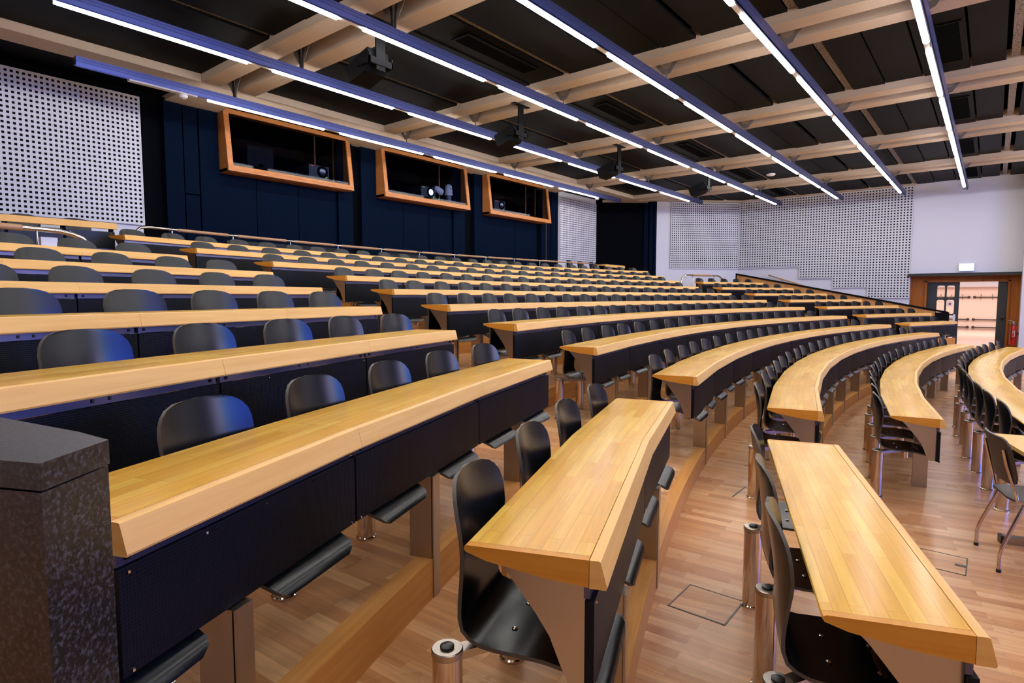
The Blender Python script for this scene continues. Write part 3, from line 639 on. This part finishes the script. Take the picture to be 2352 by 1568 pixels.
for y, k0, k1, xa, xb, lab in LINES:
    t = thing('linear_light', 'long blue-tinted fluorescent light line hanging %s' % lab, 'light', (10.4,y,TZ), 0, None)
    mb = MB(); mb.prism([(xa-10.4,a,b) for a, b in PROF], (xb-xa,0,0)); 
    for i in range(2, 7):                       # dark groove faces
        if i in (5,): pass
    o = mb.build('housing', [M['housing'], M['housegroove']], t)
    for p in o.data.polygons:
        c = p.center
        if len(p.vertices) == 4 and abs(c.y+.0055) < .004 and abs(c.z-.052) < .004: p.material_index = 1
    for k in range(k0, k1+1):
        x0 = TU+TP*k-10.4; mb = MB(); w = .034
        mb.prism([(x0,.052+w*math.cos(q)*1.0,.0235+.0235*math.sin(q)) for q in [i*PI/6 for i in range(12)]], (TL,0,0)); mb.build('tube', M['tube'], t, 40)
        mb = MB(); mb.box((x0+TL+.01,.024,.030), (x0+TP-.01,.085,.052)); 
        if k < k1: mb.build('spacer', M['white'], t)
    for bx in BX:
        if not xa < bx < xb: continue
        x = bx-10.4; mb = MB(); pl = []; H = 5.33-TZ; lo = .215
        out = [(-.26,H),(.26,H),(.05,lo),(-.05,lo)]
        ring = [(.095*math.cos(i*PI/8), H-.10+.095*math.sin(i*PI/8)) for i in range(16)]
        def on(a):                              # outer point in direction a from the hole centre
            best = None
            for i in range(4):
                p, q = Vector(out[i]), Vector(out[(i+1)%4]); c = Vector((0,H-.10)); d = Vector((math.cos(a), math.sin(a))); e = q-p
                den = d.x*e.y-d.y*e.x
                if abs(den) < 1e-9: continue
                s = ((p.x-c.x)*e.y-(p.y-c.y)*e.x)/den; u = ((p.x-c.x)*d.y-(p.y-c.y)*d.x)/den
                if s > 0 and -1e-6 <= u <= 1+1e-6 and (best is None or s < best): best = s
            return (d.x*best, H-.10+d.y*best)
        outer = [on(i*PI/8) for i in range(16)]
        for i in range(16):
            j = (i+1)%16; mb.prism([(x-.004,*outer[i]),(x-.004,*outer[j]),(x-.004,*ring[j]),(x-.004,*ring[i])], (.008,0,0))
        mb.tube([(x,0,.15),(x,0,lo+.04)], .012, 8)
        if bx < 6 and y > 3: 
            for s in (-.04,.04): mb.tube([(x,s*.5,.15),(x,s*.6,lo),(x,s*1.6,H-.02)], .018, 6, 1)
        mb.build('hanger', [M['bracket'], M['black']], t, 30)
    if y > 9:
        for sx in (4.16, 16.6):
            mb = MB(); mb.lathe([(.02,-.055),(.055,-.035),(.062,0),(.062,.05)], (sx-10.4,.052,.0), 16); mb.build('motion_sensor', M['white'], t, 40)
        mb = MB(); mb.box((3.4-10.4,-.005,.01), (4.35-10.4,.085,.045)); mb.build('end_tray', M['white'], t)

# projection screen on the front wall, showing a mostly blue slide
scr = mat('projected_slide', (.6,.6,.6), .8); nt = scr.node_tree; B = nt.nodes['Principled BSDF']
tc = N(scr, 'ShaderNodeTexCoord'); sx = N(scr, 'ShaderNodeSeparateXYZ'); L(scr, tc, 'Object', sx, 0)
mr = N(scr, 'ShaderNodeMapRange', i_1=-5.0, i_2=5.0); L(scr, sx, 0, mr, 0)
rp = ramp(scr, [(0, (.02,.10,1.0)), (.55, (.03,.16,1.0)), (.70, (.06,.5,.9)), (.82, (.9,.55,.5)), (1, (.10,.2,.9))]); L(scr, mr, 0, rp, 0)
L(scr, rp, 0, B, 'Emission Color'); B.inputs['Emission Strength'].default_value = SCREEN_POWER
t = thing('projection_screen', 'lit projection screen with a blue slide on the front wall', 'screen', (10.4,-9.05,3.55))
mb = MB(); mb.add([(-5,0,-1.6),(5,0,-1.6),(5,0,1.6),(-5,0,1.6)], [(3,2,1,0)]); mb.build('slide', scr, t)
mb = MB(); mb.box((-5.1,-.05,-1.7), (5.1,-.01,1.66)); mb.build('backing', M['blackmetal'], t)

# ------------------------------------------------------------------ projection booth windows
for wi, (xa, xb) in enumerate(((5.44,8.22),(9.125,12.02),(12.88,15.83))):
    zb, zt_ = 4.055, 5.23; yb_, yt_ = 11.20, 11.35; Wb = 11.62
    o = MB(); f = .11
    # side cheeks, sill box, head
    for x in (xa, xb-.05): o.prism([(x,Wb,zb),(x,yb_+.02,zb),(x,yt_+.02,zt_),(x,Wb,zt_)], (.05,0,0))
    o.prism([(xa,Wb,zb-.005),(xa,yb_+.06,zb-.005),(xa,yb_+.02,zb+.06),(xa,Wb,zb+.06)], (xb-xa,0,0)); o.prism([(xa,Wb,zt_-.05),(xa,yt_,zt_-.05),(xa,yt_,zt_),(xa,Wb,zt_)], (xb-xa,0,0))
    w = struct(o, 'window_%d' % (wi+1), M['orange'])
    fr = MB(); ly = lambda z: yb_+(yt_-yb_)*(z-zb)/(zt_-zb)
    def bar(x0, x1, z0, z1, d0=-.012, d1=.04):
        p = []
        for d in (0, 1):
            pass
        q = lambda x, z, d: (x, ly(z)+d, z)
        fr.hexa([q(x0,z0,d0), q(x1,z0,d0), q(x1,z0,d1), q(x0,z0,d1), q(x0,z1,d0), q(x1,z1,d0), q(x1,z1,d1), q(x0,z1,d1)])
    bar(xa-.01, xb+.01, zb, zb+f); bar(xa-.01, xb+.01, zt_-f*.8, zt_); bar(xa-.01, xa+f*.8, zb+f, zt_-f*.8); bar(xb-f*.8, xb+.01, zb+f, zt_-f*.8)
    bar(xa+.03, xb-.03, zb+f*.45, zb+f*.52, -.016, 0)
    fo = fr.build('window_frame', M['orange'], w)
    g = MB(); g.add([(xa+f*.8,ly(zb+f)+.02,zb+f),(xb-f*.8,ly(zb+f)+.02,zb+f),(xb-f*.8,ly(zt_-f*.8)+.02,zt_-f*.8),(xa+f*.8,ly(zt_-f*.8)+.02,zt_-f*.8)], [(0,1,2,3)]); g.build('window_glass', M['glass'], w)
    mbx = MB()
    mbx.add([(xa-.05,11.86,3.9),(xb+.05,11.86,3.9),(xb+.05,13.2,3.9),(xa-.05,13.2,3.9),(xa-.05,11.86,5.4),(xb+.05,11.86,5.4),(xb+.05,13.2,5.4),(xa-.05,13.2,5.4)], [(0,1,2,3),(7,6,5,4),(1,5,6,2),(2,6,7,3),(3,7,4,0)])
    struct(mbx, 'wall_booth', M['boothblue'])
    for k in (.77, .94):
        m2 = MB(); x = xa+(xb-xa)*k; m2.box((x,11.7,4.07), (x+.02,11.73,5.2)); struct(m2, 'trim_27', M['larch'])
    m2 = MB(); m2.box((xa+.02,11.52,4.12), (xb-.02,12.2,4.26)); struct(m2, 'trim_28', M['dark'])
def projector(x, label, lit):
    t = thing('projector', label, 'projector', (x,11.60,4.26))
    mb = MB(); mb.box((-.25,0,.04), (.25,.5,.30)); mb.build('body', mat('projector_body', (.02,.024,.032), .45), t)
    mb = MB()
    for a in (-.2,.2): mb.box((a-.03,.1,0), (a+.03,.16,.04))
    mb.build('foot', M['black'], t)
    mb = MB(); c = (.08,0,.17)
    vs = [(.13,.02),(.13,-.015),(.115,-.03),(.10,-.03),(.09,-.01)]; n = 20
    v = [(c[0]+r*math.cos(2*PI*k/n), y, c[2]+r*math.sin(2*PI*k/n)) for r, y in vs for k in range(n)]
    mb.add(v, [(i*n+k,i*n+(k+1)%n,(i+1)*n+(k+1)%n,(i+1)*n+k) for i in range(len(vs)-1) for k in range(n)]+[tuple(range((len(vs)-1)*n,len(vs)*n))]); mb.build('lens_barrel', M['blackmetal'], t, 40)
    mb = MB(); v = [(c[0]+.075*math.cos(2*PI*k/n), -.014, c[2]+.075*math.sin(2*PI*k/n)) for k in range(n)]; mb.add(v, [tuple(range(n))]); mb.build('lens', M['lens'] if lit else mat('projector_lens', (.03,.035,.05), .08), t)
    mb = MB(); mb.box((.12,-.004,.055), (.20,0,.075)); mb.build('status_label', M['led'], t)
    mb = MB(); mb.box((-.2,-.004,.27), (-.13,0,.282)); mb.build('status_light', M['led'] if lit else M['redled'], t)
projector(7.62, 'dark projector switched off behind the glass of the first booth window', False)
projector(10.86, 'projector with a glowing blue-white lens in the middle booth window', True)
projector(13.75, 'dark projector in the corner of the third booth window', False)
t = thing('monitor', 'back of a grey monitor inside the first booth window', 'monitor', (6.42,11.85,4.26))
mb = MB(); mb.box((-.28,0,.10), (.28,.04,.50)); mb.build('screen_back', mat('grey_casing', (.010,.010,.013), .6, spec=.1), t)
mb = MB(); mb.box((-.05,.0,0), (.05,.06,.16)); mb.box((-.13,-.05,0), (.13,.12,.015)); mb.build('stand', M['blackmetal'], t)
t = thing('camera', 'white dome camera on a pole in the middle booth window', 'camera', (11.60,11.60,4.26))
mb = MB(); mb.tube([(0,0,0),(0,0,.17)], .075, 14); mb.build('pole', mat('grey_pole', (.14,.17,.21), .5), t, 40)
mb = MB(); mb.lathe([(.11,.30),(.115,.33),(.105,.34),(.10,.40),(.10,.50),(.085,.56),(.045,.595),(.005,.605)], (0,0,-.13), 18); mb.build('dome', M['white'], t, 40)
mb = MB(); mb.lathe([(.03,-.005),(.035,0),(.03,.005)], (0,-.10,.34), 12); mb.build('lens', M['black'], t, 40)
t = thing('spotlight', 'white round lamp head beside the glowing projector lens', 'lamp', (11.27,11.66,4.26))
mb = MB(); mb.tube([(.0,.0,0),(0,0,.24)], .012, 8); mb.lathe([(.06,0),(.06,.012)], (0,0,0), 14); mb.build('stand', M['blackmetal'], t, 40)
mb = MB(); mb.tube([(.10,-.02,.22),(.06,-.02,.235),(-.06,.0,.30),(-.12,.02,.33)], [.085,.10,.085,.06], 14); mb.build('head', M['white'], t, 40)

# ------------------------------------------------------------------ handrails
def rail_pts(rad, x0, x1, z, n): return [(x0+(x1-x0)*i/n, arc_y(rad, x0+(x1-x0)*i/n), z) for i in range(n+1)]
RR = 32.576
t = thing('handrail', 'long oak and chrome handrail along the back of the middle block', 'handrail', (10.4, arc_y(RR,10.4), 1.825))
def rel(pts): return [Vector(p)-t.location for p in pts]
PX = [4.14,5.24,6.47,7.66,8.89,10.1,11.33,12.51,13.66,14.75,15.92]; zz = 2.80
st = [(3.50, arc_y(RR,3.5)-.06, 2.25), (3.50, arc_y(RR,3.5)-.05, 2.55), (3.54, arc_y(RR,3.54)-.03, 2.70), (3.63, arc_y(RR,3.63), 2.78), (3.78, arc_y(RR,3.78), zz)]
en = [(17.12, arc_y(RR,17.12), zz), (17.30, arc_y(RR,17.3), 2.78), (17.42, arc_y(RR,17.42), 2.71), (17.47, arc_y(RR,17.47), 2.58), (17.48, arc_y(RR,17.48), 2.2)]
mb = MB(); mb.tube(rel(st+rail_pts(RR,3.85,17.05,zz,40)+en), .021, 10); mb.build('chrome_tube', M['chrome'], t, 60)
for i in range(len(PX)-1+1):
    a = PX[i]+.10; b = (PX[i+1] if i < len(PX)-1 else 17.0)-.10
    mb = MB(); mb.tube(rel(rail_pts(RR,a,b,zz,5)), .027, 12); mb.build('oak_grip', M['railwood'], t, 60)
for i, x in enumerate(PX):
    mb = MB(); y = arc_y(RR,x); mb.tube(rel([(x,y,zz-.02),(x,y+.0,zz-.07),(x+.01,y+.10,1.83)]), .013, 8); mb.build('post', M['chrome'], t, 60)
    if i >= 6:
        mb = MB(); p = Vector((x+.10,y+.02,1.83))-t.location; mb.box((p.x,p.y,p.z), (p.x+.10,p.y+.08,p.z+.76)); mb.build('bracket_box', M['white'], t)
RL = R[10]+.2
t = thing('handrail', 'oak and chrome handrail curling down behind the granite-pillar block', 'handrail', (1.0, arc_y(RL,1.0), 1.618)); zz = 2.43
def arcd(x0, x1, n): return [(x0+(x1-x0)*i/n, arc_y(RL, x0+(x1-x0)*i/n), zz) for i in range(n+1)]
cur = [(2.13, arc_y(RL,2.13), zz-.02), (2.24, arc_y(RL,2.24), zz-.06), (2.33, arc_y(RL,2.33), zz-.14), (2.385, arc_y(RL,2.385), zz-.26), (2.40, arc_y(RL,2.40), 1.63)]
mb = MB(); mb.tube(rel(arcd(-1.2,2.0,12)+cur), .026, 12); mb.build('chrome_tube', M['chrome'], t, 60)
mb = MB(); mb.tube(rel(arcd(-1.2,1.66,10)), .034, 14); mb.build('oak_grip', M['railwood'], t, 60)
for x in (-.6, .5, 1.80):
    mb = MB(); y = arc_y(RL,x); mb.tube(rel([(x,y,zz-.02),(x,y,zz-.06),(x+.02,y+.06,1.62)]), .014, 8); mb.build('post', M['chrome'], t, 60)
mb = MB(); p = Vector((1.86, arc_y(RL,1.86)+.1, 1.62))-t.location; mb.box((p.x,p.y,p.z), (p.x+.15,p.y+.10,p.z+.74)); mb.build('bracket_box', M['white'], t)
RH = R[10]+.1
t = thing('handrail', 'small closed handrail hoop at the top of the ramp-wall block', 'handrail', (19.8, arc_y(RH,19.8), 1.618)); zz = 2.42
def hp(x, z): return (x, arc_y(RH,x), z)
mb = MB(); mb.tube(rel([hp(18.95,1.62),hp(18.80,1.95),hp(18.76,2.18),hp(18.82,2.33),hp(18.98,zz)]+[hp(19.1+.2*i,zz) for i in range(7)]+[hp(20.55,zz),hp(20.72,2.34),hp(20.80,2.2),hp(20.82,1.62)]), .026, 12); mb.build('chrome_tube', M['chrome'], t, 60)
mb = MB(); mb.tube(rel([hp(19.3+.1*i,zz) for i in range(10)]), .034, 12); mb.build('oak_grip', M['railwood'], t, 60)
for x in (19.3, 20.35): mb = MB(); p = Vector(hp(x,2.30))-t.location; mb.tube([p, p+Vector((0,0,.12))], .014, 8); mb.box((p.x-.05,p.y-.04,p.z-.69), (p.x+.05,p.y+.04,p.z+.02), 1); mb.build('post', [M['chrome'], M['white']], t, 40)

# low dark panels behind the long handrail
for i, (a, b) in enumerate([(5.41,6.06),(6.1,6.65),(6.68,7.26),(7.29,7.87),(9.14,9.7),(9.74,10.3),(10.95,11.5),(12.94,13.42),(13.45,14.1)]):
    t = thing('folding_table', 'low dark panel of a folded table against the navy wall, %s behind the long handrail' % ORD[i+1], 'table', ((a+b)/2,11.34,1.825), 0, 'folded tables along the back wall')
    w = (b-a)/2; mb = MB(); mb.box((-w+.01,0,.12), (w-.01,.025,.945))
    for sx in (-w+.06, w-.06):
        for z in (.86,.22): mb.lathe([(.001,-.006),(.008,-.004),(.008,.004),(.001,.006)], (sx,-.001,z), 8, 1)
    mb.build('panel', [mat('dark_table_top', (.005,.007,.010), .38, spec=.25), M['chrome']], t)
    for sx in (-w+.08, w-.08): mb = MB(); mb.box((sx-.02,.03,0), (sx+.02,.10,.80)); mb.build('leg', M['blackmetal'], t)

# gallery wings with their straight desks and chairs
for xa, xb in ((-2.2,4.2),(16.4,20.6)):
    mb = MB(); q = [(xa,10.06),(xb,10.06),(xb,11.6),(xa,11.6)]
    mb.add([(x,y,2.03) for x, y in q], [(0,1,2,3)], 0, [[rot2(x,y,94) for x, y in q]]); mb.box((xa,10.02,1.6), (xb,10.06,2.035)); struct(mb, 'floor', M['floor'])
def straight_desk(x0, x1, label):
    t = thing('straight_desk', label, 'desk', ((x0+x1)/2,10.2,2.03)); h = (x1-x0)/2; zt = .76
    mb = MB(); mb.prism([(-h,y,zt+z) for y, z in ((0,0),(-.015,-.09),(.0,-.095),(.05,-.05),(.36,-.03),(.36,0))], (2*h,0,0)); mb.build('worktop', M['lip'], t)
    n = max(2, round(2*h/.62)); mb = None
    for i in range(n):
        a = -h+2*h*i/n+.02; b = -h+2*h*(i+1)/n-.02; mb = MB(); mb.box((a,.03,.28), (b,.05,.63))
        for sx in (a+.05, b-.05):
            for z in (.60,.33): mb.lathe([(.001,-.006),(.008,-.004),(.008,.004),(.001,.006)], (sx,.028,z), 8, 1)
        mb.build('modesty_panel', [mat('dark_front_panel', (.005,.007,.010), .38, spec=.25), M['chrome']], t)
    for i in range(n+1):
        x = max(-h+.05, min(h-.05, -h+2*h*i/n)); mb = MB(); mb.box((x-.025,.06,0), (x+.025,.12,.70)); mb.build('leg', M['blackmetal'], t)
straight_desk(-.6, 3.24, 'straight beech gallery desk under the perforated panel behind the curled handrail')
straight_desk(17.62, 18.95, 'straight beech gallery desk beside the black curtain at the end of the long handrail')
for k, x in enumerate((2.92, 2.29, 1.66, 1.0)):
    put_chair((x,10.70,2.03), 0, 'black swing-arm chair at the gallery desk under the perforated panel, %s from its free end' % ORD[k+1], 'chairs at the pillar-side gallery desk')
for k, x in enumerate((16.45, 17.12, 17.87)):
    put_chair((x,10.70,2.03), 0, 'black swing-arm chair at the gallery desk by the curtain, %s from the booth windows' % ORD[k+1], 'chairs at the curtain-side gallery desk')
t = thing('storage_box', 'low black box standing on the landing behind the curled handrail', 'box', (2.82,9.86,1.825))
mb = MB(); mb.box((-.24,-.14,0), (.24,.14,.52)); mb.build('body', M['blackmetal'], t); mb = MB(); mb.box((-.25,-.15,.52), (.25,.15,.55)); mb.build('lid', M['black'], t)

# ------------------------------------------------------------------ granite pillar at the camera's side
zt_ = CZ-.20
quad = [(p[0]*.2/.26,p[1]*.2/.26) for p in [(.243,1.145),(.364,1.24),(.350,1.36),(.286,1.66),(-.02,1.66),(.12,1.40)]]
t = thing('granite_pillar', 'speckled dark granite pillar with a separate cap slab beside the desks', 'pillar', (.19,1.04,0))
def pill(z0, z1, grow=0):
    c = Vector((.15,1.1)); mb = MB()
    mb.prism([(p[0]+(p[0]-c.x)*grow-.19, p[1]+(p[1]-c.y)*grow-1.04, z0) for p in quad], (0,0,z1-z0)); return mb
pill(0, zt_-.037, -.012).build('shaft', M['granite'], t); pill(zt_-.034, zt_).build('cap_slab', M['granite'], t)

# ------------------------------------------------------------------ loose table and chair on the open front floor
t = thing('table', 'loose light beech table on the open floor, partly out of frame', 'table', (5.36,-.04,0), math.atan2(.27,.96))
mb = MB(); mb.box((-1.2,-.72,.715), (0,0,.74)); mb.build('table_top', M['lip'], t)
for x in (-.12, -1.08):
    mb = MB(); mb.box((x-.03,-.70,.0), (x+.03,-.06,.05)); mb.box((x-.032,-.72,.0), (x+.032,-.70,.055), 1); mb.box((x-.032,-.06,.0), (x+.032,-.04,.055), 1); mb.build('foot', [M['steel'], M['black']], t)
    mb = MB(); mb.box((x-.025,-.42,.05), (x+.025,-.34,.70)); mb.box((x-.025,-.68,.69), (x+.025,-.06,.715)); mb.build('leg', M['steel'], t)
t = thing('stacking_chair', 'loose black chair with bent chrome legs facing the beech table', 'chair', (4.95,-.30,0), .27)
def bent_sheet(w, pts, th, cr):
    n = 10; rows = []
    for i, (y, z, f) in enumerate(pts):
        row = []
        for j in range(n+1):
            s = 2*j/n-1; x = w*f*math.sin(s*PI/2); row.append(Vector((x, y-cr*(x/.2)**2, z)))
        rows.append(row)
    mb = MB(); m = len(rows); A = [p for r_ in rows for p in r_]; nr = []
    for i in range(m):
        for j in range(n+1):
            du = rows[i][min(j+1,n)]-rows[i][max(j-1,0)]; dv = rows[min(i+1,m-1)][j]-rows[max(i-1,0)][j]; nr.append(du.cross(dv).normalized())
    Bv = [a-b*th for a, b in zip(A, nr)]; ix = lambda i, j, s=0: s*m*(n+1)+i*(n+1)+j; fs = []
    for i in range(m-1):
        for j in range(n):
            fs.append((ix(i,j),ix(i,j+1),ix(i+1,j+1),ix(i+1,j))); fs.append((ix(i+1,j,1),ix(i+1,j+1,1),ix(i,j+1,1),ix(i,j,1)))
    e = [(i,0) for i in range(m)]+[(m-1,j) for j in range(1,n+1)]+[(i,n) for i in range(m-2,-1,-1)]+[(0,j) for j in range(n-1,0,-1)]
    for k in range(len(e)): a, b = e[k], e[(k+1)%len(e)]; fs.append((ix(*a,1),ix(*b,1),ix(*b),ix(*a)))
    mb.add(A+Bv, fs); return mb
bent_sheet(.21, [(-.22,.43,.75),(-.20,.445,.93),(-.15,.452,1),(-.05,.45,1),(.08,.447,1),(.16,.45,.95),(.20,.455,.8),(.215,.457,.6)], .011, -.0).build('seat', M['brownply'], t, 50)
bent_sheet(.215, [(.215,.545,.75),(.22,.56,.92),(.228,.60,1),(.242,.67,1),(.258,.74,1),(.27,.79,.97),(.277,.82,.88),(.28,.835,.7)], .011, .03).build('backrest', M['brownply'], t, 50)
for s in (-1, 1):
    mb = MB(); x = s*.20
    mb.tube([(x*.85,.262,.76),(x*.86,.24,.66),(x*.95,.20,.52),(x,.185,.45),(x,.12,.435),(x,-.15,.435)], .010, 10); mb.build('side_frame', M['chrome'], t, 60)
    mb = MB(); mb.tube([(x,.15,.435),(x*1.08,.25,.16),(x*1.1,.262,.11),(x*1.1,.262,.01)], .011, 10); mb.tube([(x*1.1,.262,0),(x*1.1,.262,.02)], .014, 10, 1); mb.build('leg', [M['chrome'], M['black']], t, 60)
    mb = MB(); mb.tube([(x,-.15,.435),(x*1.06,-.20,.20),(x*1.08,-.21,.01)], .011, 10); mb.tube([(x*1.08,-.21,0),(x*1.08,-.21,.02)], .014, 10, 1); mb.build('leg', [M['chrome'], M['black']], t, 60)

# ------------------------------------------------------------------ floor hatches
def hatch(x0, y0, x1, y1, z, label, only=None):
    t = thing('floor_hatch', label, 'floor hatch', ((x0+x1)/2,(y0+y1)/2,z)); w, h = (x1-x0)/2, (y1-y0)/2; e = .004
    mb = MB(); mb.add([(-w,-h,.0015),(w,-h,.0015),(w,h,.0015),(-w,h,.0015)], [(0,1,2,3)], 0, [[rot2(a+t.location.x, b+t.location.y, 100) for a, b in ((-w,-h),(w,-h),(w,h),(-w,h))]]); mb.build('lid', M['floor'], t)
    mb = MB()
    for a, b in (((-w-e,-h-e),(w+e,-h+e)), ((-w-e,h-e),(w+e,h+e)), ((-w-e,-h),(-w+e,h)), ((w-e,-h),(w+e,h))): mb.box((a[0],a[1],.0005), (b[0],b[1],.003))
    mb.build('frame', M['hatchline'], t)
    if only:
        mb = MB(); mb.box((w-.06,-.02,.002), (w-.0,.012,.004)) if only == 1 else mb.box((-.02,-h,.002), (.012,-h+.06,.004)); mb.build('finger_slot', M['black'], t)
hatch(2.715, .91, 2.99, 1.19, FZ[2], 'square wooden floor hatch beside the first curved step')
hatch(4.48, .05, 4.78, .30, 0, 'square wooden floor hatch with a black finger slot near the loose chair', 2)
mb = MB(); mb.box((4.55,1.487,FZ[2]+.0005), (4.87,1.497,FZ[2]+.002)); o = mb.build('floor_slot', M['black']); tag(o, 'short dark slot in the parquet between the aisle desks', 'floor slot')

# ------------------------------------------------------------------ loudspeakers and smoke detector under the ceiling
for i, (bx, y) in enumerate(((4.95,6.14),(8.65,6.80),(12.35,6.83),(16.05,6.14))):
    t = thing('loudspeaker', 'black loudspeaker hanging on a punched bracket, %s ceiling beam from the granite pillar' % ORD[i+1], 'loudspeaker', (bx,y,4.74), PI, None)
    mb = MB(); mb.box((-.07,-.012,-.20), (.07,.012,.40)); mb.box((-.22,-.05,.398), (.22,.05,.4095)); 
    for k in range(5):
        for sx in (-.03,.03): mb.lathe([(.001,-.015),(.009,-.014),(.009,.014),(.001,.015)], (sx,0,-.1+.1*k), 6, 1)
    mb.build('bracket', [M['blackmetal'], M['steel']], t)
    mb = MB(); mb.prism([(-.16,-.05,.06),(-.16,-.20,.02),(-.16,-.50,-.08),(-.16,-.42,-.29),(-.16,-.12,-.21),(-.16,-.03,-.06)], (.32,0,0)); mb.build('body', M['blackmetal'], t)
    mb = MB(); mb.prism([(-.15,-.505,-.09),(-.15,-.425,-.285),(-.15,-.431,-.288),(-.15,-.511,-.092)], (.30,0,0)); mb.build('front_grille', mat('brown_grille', (.010,.007,.005), .8, spec=.05), t)
    for a in (-.185, .165): mb = MB(); mb.box((a,-.22,-.14), (a+.02,.02,-.02)); mb.build('yoke', M['blackmetal'], t)
    mb = MB(); mb.box((-.185,.0,-.14), (.185,.02,-.06)); mb.build('cross_bar', M['blackmetal'], t)
t = thing('smoke_detector', 'white round smoke detector on the dark ceiling near the door side', 'smoke detector', (18.39,5.2,CEIL))
mb = MB(); mb.lathe([(.09,-.06),(.12,-.045),(.12,-.012)], (0,0,0), 18); mb.build('cover', M['white'], t, 40)
mb = MB(); mb.lathe([(.13,-.012),(.13,.0)], (0,0,0), 18); mb.build('base', M['white'], t, 40)
